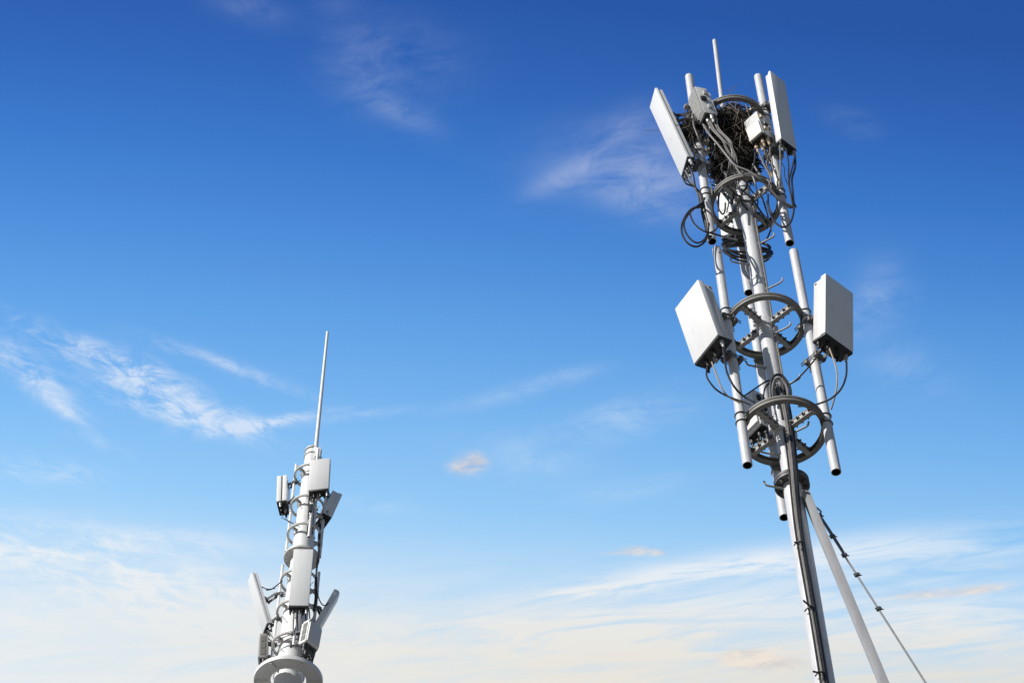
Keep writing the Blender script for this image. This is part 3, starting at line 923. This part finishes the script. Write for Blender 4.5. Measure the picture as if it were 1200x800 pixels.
pc([(903, 468, -.12), (902.5, 456, -.14), (904, 446, -.15), (909, 439.5, -.15), (916, 440, -.14), (922.5, 448, -.13), (926, 456, -.12), (927, 470, -.1)], .014, M['rubber'], 'outer black cable loop arching over the mast above the lowest hoop', G5, step=8)
pc([(905, 466, -.12), (905, 455, -.14), (907.5, 446, -.15), (912.5, 443, -.15), (918, 447, -.14), (922, 454, -.13), (924, 468, -.11)], .012, M['rubber_grey'], 'inner grey cable loop arching over the mast above the lowest hoop', G5, step=8)
pc([(894, 470, -.12), (896, 456, -.13), (901, 449.5, -.12), (908, 452, -.1), (911, 462, -.1)], .008, M['rubber'], 'thin dark cable arching left of the black loops on the mast', None)
GC = 'two cable conduits up the right side of the mast'
for i, (ox, oy) in enumerate(((.078, .022), (.070, .045))):
    cable([Vector((AX + ox, AY - oy, zat(AX, AY, p))) + Vector((random.uniform(-.003, .003), 0, 0)) for p in (238, 280, 320, 360, 400, 430, 470)], .0095, M['rubber_grey'] if i else M['rubber_tan'],
          ('grey' if i else 'tan') + ' cable running straight up the right side of the mast', GC, step=4)
G6 = 'jumper cables of the lower left box antenna'
pc([(828.5, 430, -.44), (828, 435, -.45), (829, 443, -.45), (838, 455, -.42), (850, 463, -.36), (863, 468, -.25), (879, 474, -.05)], .0085, M['rubber'], 'dark jumper cable hanging lowest from the lower left box antenna', G6)
pc([(834, 424, -.44), (840, 440, -.42), (846, 455, -.4), (853, 464, -.36), (867, 472, -.25)], .0075, M['rubber_tan'], 'pale tan jumper cable hanging from the lower left box antenna', G6)
pc([(847, 404, -.36), (849, 420, -.38), (852.5, 438, -.38), (862, 455, -.36), (874, 466, -.25), (884, 471, .05)], .0105, M['rubber'], 'thick dark jumper cable crossing in front of the lower left tube', G6)
pc([(872, 464, -.1), (885, 455, -.1), (900, 446, -.12), (912, 447, -.12)], .008, M['rubber'], 'thin dark cable from the white finned radio unit to the mast', None)
G7 = 'jumper cables of the lower right box antenna'
pc([(992, 424, -.44), (991.5, 440, -.44), (986, 455, -.42), (975, 466, -.38), (962, 472, -.3), (950, 475, -.2), (936, 476, -.05)], .0095, M['rubber'], 'black jumper cable swinging under the lower right box antenna to the mast', G7)
pc([(972, 408, -.36), (979, 428, -.36), (981, 445, -.35), (979, 462, -.3), (974, 480, -.2)], .0075, M['rubber_tan'], 'pale tan jumper cable hanging straight from the lower right box antenna', G7)
pc([(966, 406, -.32), (955, 421, -.3), (945, 433, -.26), (932, 446, -.18), (921, 452, -.1)], .008, M['rubber'], 'thin dark cable sloping from the lower right box antenna to the mast', G7)

# cable ties with long tails on the feeder bundle
for (px_, py_), (qx, qy), lab in (((931, 635), (941, 650), 'topmost'), ((941.5, 703), (954, 727), 'middle'), ((952.5, 786), (962, 803), 'lowest')):
    z = zat(AX, AY, qy - 2)
    t = thing('cable_tie', lab + ' black cable tie with long tail below the mast flange', 'cable tie', (AX, AY, z), 'cable ties on the feeder bundle')
    b = B()
    pts = [Vector((AX - .034 + dx_, AY - dy_, z + .02)) for dx_, dy_ in ((-.046, .070), (-.034, .094), (-.012, .118), (.012, .118), (.032, .100), (.046, .080))]
    tube(b, spline(pts, 3), .006, 5)
    obj('band', b, M['black'], t)
    b = B()
    p, q = pix(px_, py_, 11.84), Vector((AX - .034 + .01, AY - .121, z + .02))
    tube(b, spline([q, (p + q) / 2 - Z * .018 - Y * .008, p], 4), .0085, 5)
    obj('tail', b, M['black'], t)

# ================================================================== LEFT TOWER
LX, LY = -5.02, 34.0
LA = (LX, LY)
zl = lambda py: zat(LX, LY, py)
t = thing('monopole_tower', 'tapered white monopole tower with a wide round platform', 'tower', (LX, LY, 0))
prof = [(.52, 0), (.345, zl(800) - 1.2), (.325, zl(798)), (.262, zl(660))]
b = B(); lathe(b, (LX, LY, 0), [(.0, 0)] + prof + [(0, zl(660) + .001)], 18, closed=False); obj('lower_shaft', b, M['white'], t)
b = B(); lathe(b, (LX, LY, 0), [(0, zl(654) + .03), (.262, zl(654) + .03), (.205, zl(542)), (.205, zl(534)), (.19, zl(531)), (0, zl(530.9))], 18, closed=False); obj('upper_shaft', b, M['white'], t)
b = B(); lathe(b, (LX, LY, zl(654)), [(.2, -.028), (.425, -.028), (.425, .028), (.2, .028)], 48)
for k in range(16):
    a = 2 * math.pi * k / 16
    q = Vector((LX + .37 * math.cos(a), LY + .37 * math.sin(a), zl(654)))
    tube(b, [q - Z * .06, q + Z * .06], .016, 6)
obj('flange', b, M['zinc_white'], t)
b = B(); zc = zl(536)
lathe(b, (LX, LY, zc), [(.2, -.02), (.225, -.02), (.225, .02), (.2, .02)], 32); lathe(b, (LX, LY, zc + .22), [(.1, -.02), (.215, -.02), (.215, .02), (.1, .02)], 32)
obj('top_collar', b, M['zinc_white'], t)
zp = zl(797)
b = B(); lathe(b, (LX, LY, zp), [(.395, 0), (.74, 0), (.74, -.05), (.765, -.05), (.765, .05), (.74, .055), (.395, .03)], 72)
pl = obj('platform', b, M['white'], t)
b = B(); lathe(b, (LX, LY, zp), [(.31, .10), (.355, .10), (.355, .16), (.31, .16)], 48); obj('platform_collar', b, M['zinc_white'], t)
for k in range(6):
    a = R(62 + 60 * k)
    d = Vector((math.cos(a), math.sin(a), 0))
    b = B()
    box(b, Vector((LX, LY, zp - .045)) + d * .562, d, Z.cross(d), Z, .335, .03, .085)
    obj('rib', b, M['white'], pl)
for py in (600, 622, 690, 735, 770):
    for a in (235, 330):
        b = B()
        q = Vector((LX, LY, zl(py)))
        d = Vector((math.cos(R(a)), math.sin(R(a)), 0))
        rr = .215 + (.33 - .215) * (py - 540) / 260
        tube(b, [q + d * (rr - .02), q + d * (rr + .12), q + d * (rr + .13) + Z * .04], .010, 6)
        obj('step_bolt', b, M['zinc_white'], t)

wb = pix(370, 527, 33.86)
wt = pix(383.8, 389, 33.86)
t = thing('whip_antenna', 'long thin white rod antenna on top of the white tower', 'antenna', wb)
dw = (wt - wb).normalized()
b = B(); tube(b, [wb - dw * .1, wt], .052, 14, r_end=.036); obj('rod', b, M['white'], t)
b = B(); box(b, pix(372.5, 531, 33.8), X, Y, Z, .14, .12, .34, .01); tube(b, [wb - dw * .16, wb + dw * .1], .07, 14); obj('base_mount', b, M['white'], t)
b = B(); pq = pix(374.5, 531, 33.76)

LM = (M['zinc_white'], M['steel'])
lr = ring_mount((LX, LY, zl(558)), .42, .212, 'white hoop highest on the white tower, beside the top box antenna', LM, band=(.045, .05), group='ring mounts on the white tower', bolts=3)
for py, s, lab in ((594, 1.0, 'white hoop just under the top box antenna'), (627, 1.0, 'white hoop above the tower flange, at the lower end of its tubes'),
                   (682, 1.06, 'white hoop half hidden behind the long front panel antenna'), (718, 1.08, 'white hoop at the lower end of the long front panel antenna'), (757, 1.12, 'lowest white hoop just above the round platform')):
    c = copy_tree(lr)
    c.location = (LX, LY, zl(py))
    c.scale = (s, s, 1)
    c['label'] = lab

lp = (M['white'], M['zinc_white'], M['zinc_white'])
GW = 'mounting poles on the white tower'
L1 = pix(341.3, 595, 34.12).xy; L2 = pix(364.6, 604, 33.52).xy; L3 = Vector((LX + .38, LY + .32))
L4 = pix(326.5, 703, 34.1).xy; L5 = Vector((LX + .1, LY - .50)); L6 = Vector((LX + .40, LY + .34))
uz = (zl(558), zl(594), zl(627)); lz = (zl(682), zl(718), zl(757))
mount_pole(L1, zat(*L1, 646), zat(*L1, 544), .034, 'thin white tube upper left on the white tower, open dark lower end', lp, GW, uz, LA, .42)
mount_pole(L2, zat(*L2, 629), zat(*L2, 526), .036, 'white tube in front of the white tower below the top box antenna', lp, GW, uz, LA, .42)
mount_pole(L3, zat(*L1, 646), zat(*L1, 544), .034, 'white tube behind the white tower, upper right', lp, GW, uz, LA, .42)
mount_pole(L4, zat(*L4, 772), zat(*L4, 662), .034, 'thin white tube lower left on the white tower beside the leaning panel', lp, GW, lz, LA, .45)
mount_pole(L5, zat(*L4, 778), zat(*L4, 672), .034, 'white tube behind the long front panel antenna of the white tower', lp, GW, lz, LA, .45)
mount_pole(L6, zat(*L4, 772), zat(*L4, 662), .034, 'white tube lower right behind the white tower', lp, GW, lz, LA, .45)

LP = dict(AM, face=M['radome'], tray=M['radome'])
LG = dict(LP, face=M['radome_dimmed'])
panel('panel_antenna', 'box antenna with dimmed light grey face at the top front of the white tower', 'panel antenna', pix(374, 555, 33.18), -98, 7, .50, .98, .22, L2, .036, LG, arms=(.75, .0), connectors=6, sk=1.6)
panel('panel_antenna', 'white grooved box antenna seen edge-on, upper left of the white tower', 'panel antenna', pix(326, 580, 34.28), 174, 4, .46, .95, .26, L1, .034, LP, arms=(.8, .06), connectors=6, sk=1.6, style='groove')
panel('panel_antenna', 'grey shaded box antenna tilted outward, upper right of the white tower', 'panel antenna', pix(390.5, 599.5, 34.55), 30, 13, .46, .98, .26, L3, .034, LP, arms=(.86, .08), connectors=6, sk=1.6, arm_style='scissor')
panel('panel_antenna', 'long white panel leaning far outward, lower left of the white tower', 'panel antenna', pix(301, 705.5, 34.15), 200, 19, .38, 1.58, .15, L4, .034, LP, arms=(.62, .06), connectors=5, style='box', sk=1.6, arm_style='scissor')
panel('panel_antenna', 'long upright white panel antenna on the front of the white tower', 'panel antenna', pix(352.8, 675.5, 33.12), -88, 6, .455, 1.66, .19, L5, .034, LP, arms=(.8, .1), connectors=6, style='box', sk=1.6)
panel('panel_antenna', 'long grey shaded panel leaning outward, lower right of the white tower', 'panel antenna', pix(384, 722, 34.45), 14, 18, .42, 1.46, .15, L6, .034, LP, arms=(.62, .06), connectors=5, style='curved', sk=1.6, arm_style='scissor')

RW = dict(RM, body=M['tray'], plug=M['steel'])
GQ = 'radio units above the round platform'
radio('boxy radio unit with three vents, right of the white tower above its platform', pix(364, 745, 33.4), -40, 6, .40, .64, .28, L5, .034, dict(RW, body=M['rru_white']), GQ, sk=1.5, louvre=True)
radio('boxy radio unit with brown vents, left edge above the round platform', pix(308.5, 761, 34.05), 182, 4, .30, .74, .22, L4, .034, dict(RW, body=M['rru_dark'], cover=M['tray']), GQ, sk=1.5, louvre=True)
radio('small dark radio unit behind the right vented unit, above the round platform', pix(364, 762, 33.9), 20, 4, .3, .42, .24, L6, .034, dict(RW, body=M['steel']), GQ, sk=1.5, cover=False)


def lc(pts, r, mat, label, group=None):
    return cable([pix(x, y, 34 + d) for x, y, d in pts], r, mat, label, group)


GX = 'jumper cables under the long front panel antenna'
for i in range(5):
    x = 345 + i * 4.2
    lc([(x, 710, -.72), (x - .4 + i * .3, 718, -.66), (x - 1 + i * .6, 727, -.6), (x - 1 + i * .9, 738, -.55), (x + i * .7, 750, -.5)], .015, M['rubber'] if i % 2 else M['rubber_grey'], 'dark jumper cable dropping from the long front panel of the white tower', GX)
GY = 'jumper cables under the top box antenna of the white tower'
for i in range(3):
    x = 363 + i * 3
    lc([(x, 574, -.66), (x - .6, 582, -.6), (x - 1.2, 590, -.45), (x - 1.4, 600, -.3), (x - 3, 625, -.26)], .014, M['rubber'] if i != 1 else M['rubber_grey'], 'dark cable dropping from the top box antenna along the white tower', GY)
lc([(330, 606, .2), (336, 609, .1), (343, 613, -.1), (348, 615, -.2)], .016, M['rubber'], 'black cable from the edge-on upper left antenna to the white tower')
for pts, lab in (([(314, 738, .1), (318, 744, .1), (323, 750, .05), (328, 748, 0), (333, 742, -.1)], 'grey cable looping from the leaning lower left panel to its tube'),
                 ([(311, 740, .1), (314, 747, .1), (320, 752, .05), (327, 757, 0)], 'dark cable hanging from the leaning lower left panel to the lowest hoop'),
                 ([(304, 688, .1), (305, 697, .1), (304, 706, .1)], 'short dark cable hanging behind the leaning lower left panel')):
    lc(pts, .014, M['rubber'] if 'dark' in lab else M['rubber_grey'], lab)
GZ = 'tangled cables round the tower just above the platform'
for pts in ([(326, 752, -.1), (331, 747, -.35), (340, 743, -.45), (350, 741, -.45), (358, 735, -.45)], [(324, 768, -.1), (329, 756, -.3), (336, 749, -.4), (346, 748, -.45), (354, 752, -.45)],
            [(345, 778, -.42), (350, 770, -.42), (356, 768, -.45), (362, 766, -.4)], [(366, 758, -.2), (364, 770, -.3), (360, 778, -.35)], [(371, 752, .1), (369, 765, 0), (366, 776, -.1), (369, 782, -.1)],
            [(372, 760, .2), (366, 768, 0), (363, 779, -.2)]):
    lc(pts, .016, M['rubber'] if pts[0][0] > 330 else M['rubber_grey'], 'cable in the tangle round the white tower just above its platform', GZ)
GK = 'dark cables down the right side of the white tower'
for i in range(3):
    lc([(376.5 - i, 612 + i * 3, -.12), (375 - i, 628, -.1), (374.5 - i * .8, 644, -.4), (373.5 - i, 655, -.42), (371.5 - i * .5, 668, -.2), (371 - i, 684, -.2), (371.5 - i * 1.2, 700, -.22), (369 - i, 716, -.25)], .013, M['rubber'], 'dark cable running down the shaded right side of the white tower', GK)
for pts, lab in (([(322, 689, .1), (314, 690, .05), (306, 687, .1), (300, 684, .1)], 'thin dark cable along the bracket of the leaning lower left panel'),
                 ([(331, 680, -.1), (325, 685, -.05), (318, 690, .05), (312, 691, .1)], 'dark cable slung from the tube to the bracket of the leaning lower left panel'),
                 ([(372, 695, -.1), (375, 704, 0), (380, 709, .15), (388, 704, .3)], 'dark cable slung to the leaning lower right panel of the white tower'),
                 ([(372, 574, -.5), (381, 574, -.1), (386, 578, .2), (387, 586, .4)], 'dark cable arching from the top box antenna to the upper right one')):
    lc(pts, .014, M['rubber'], lab)
b = B(); p = pix(364, 596, 33.5)
box(b, p, X, Y, Z, .10, .10, .26, .01)
t = thing('junction_box', 'small black box beside the front tube of the white tower', 'box', p - Z * .13)
obj('case', b, M['black'], t)
b = B(); tube(b, [p + Z * .12, p + Z * .2], .025, 8); tube(b, [p - Z * .2, p - Z * .12], .025, 8); obj('gland', b, M['steel_light'], t)
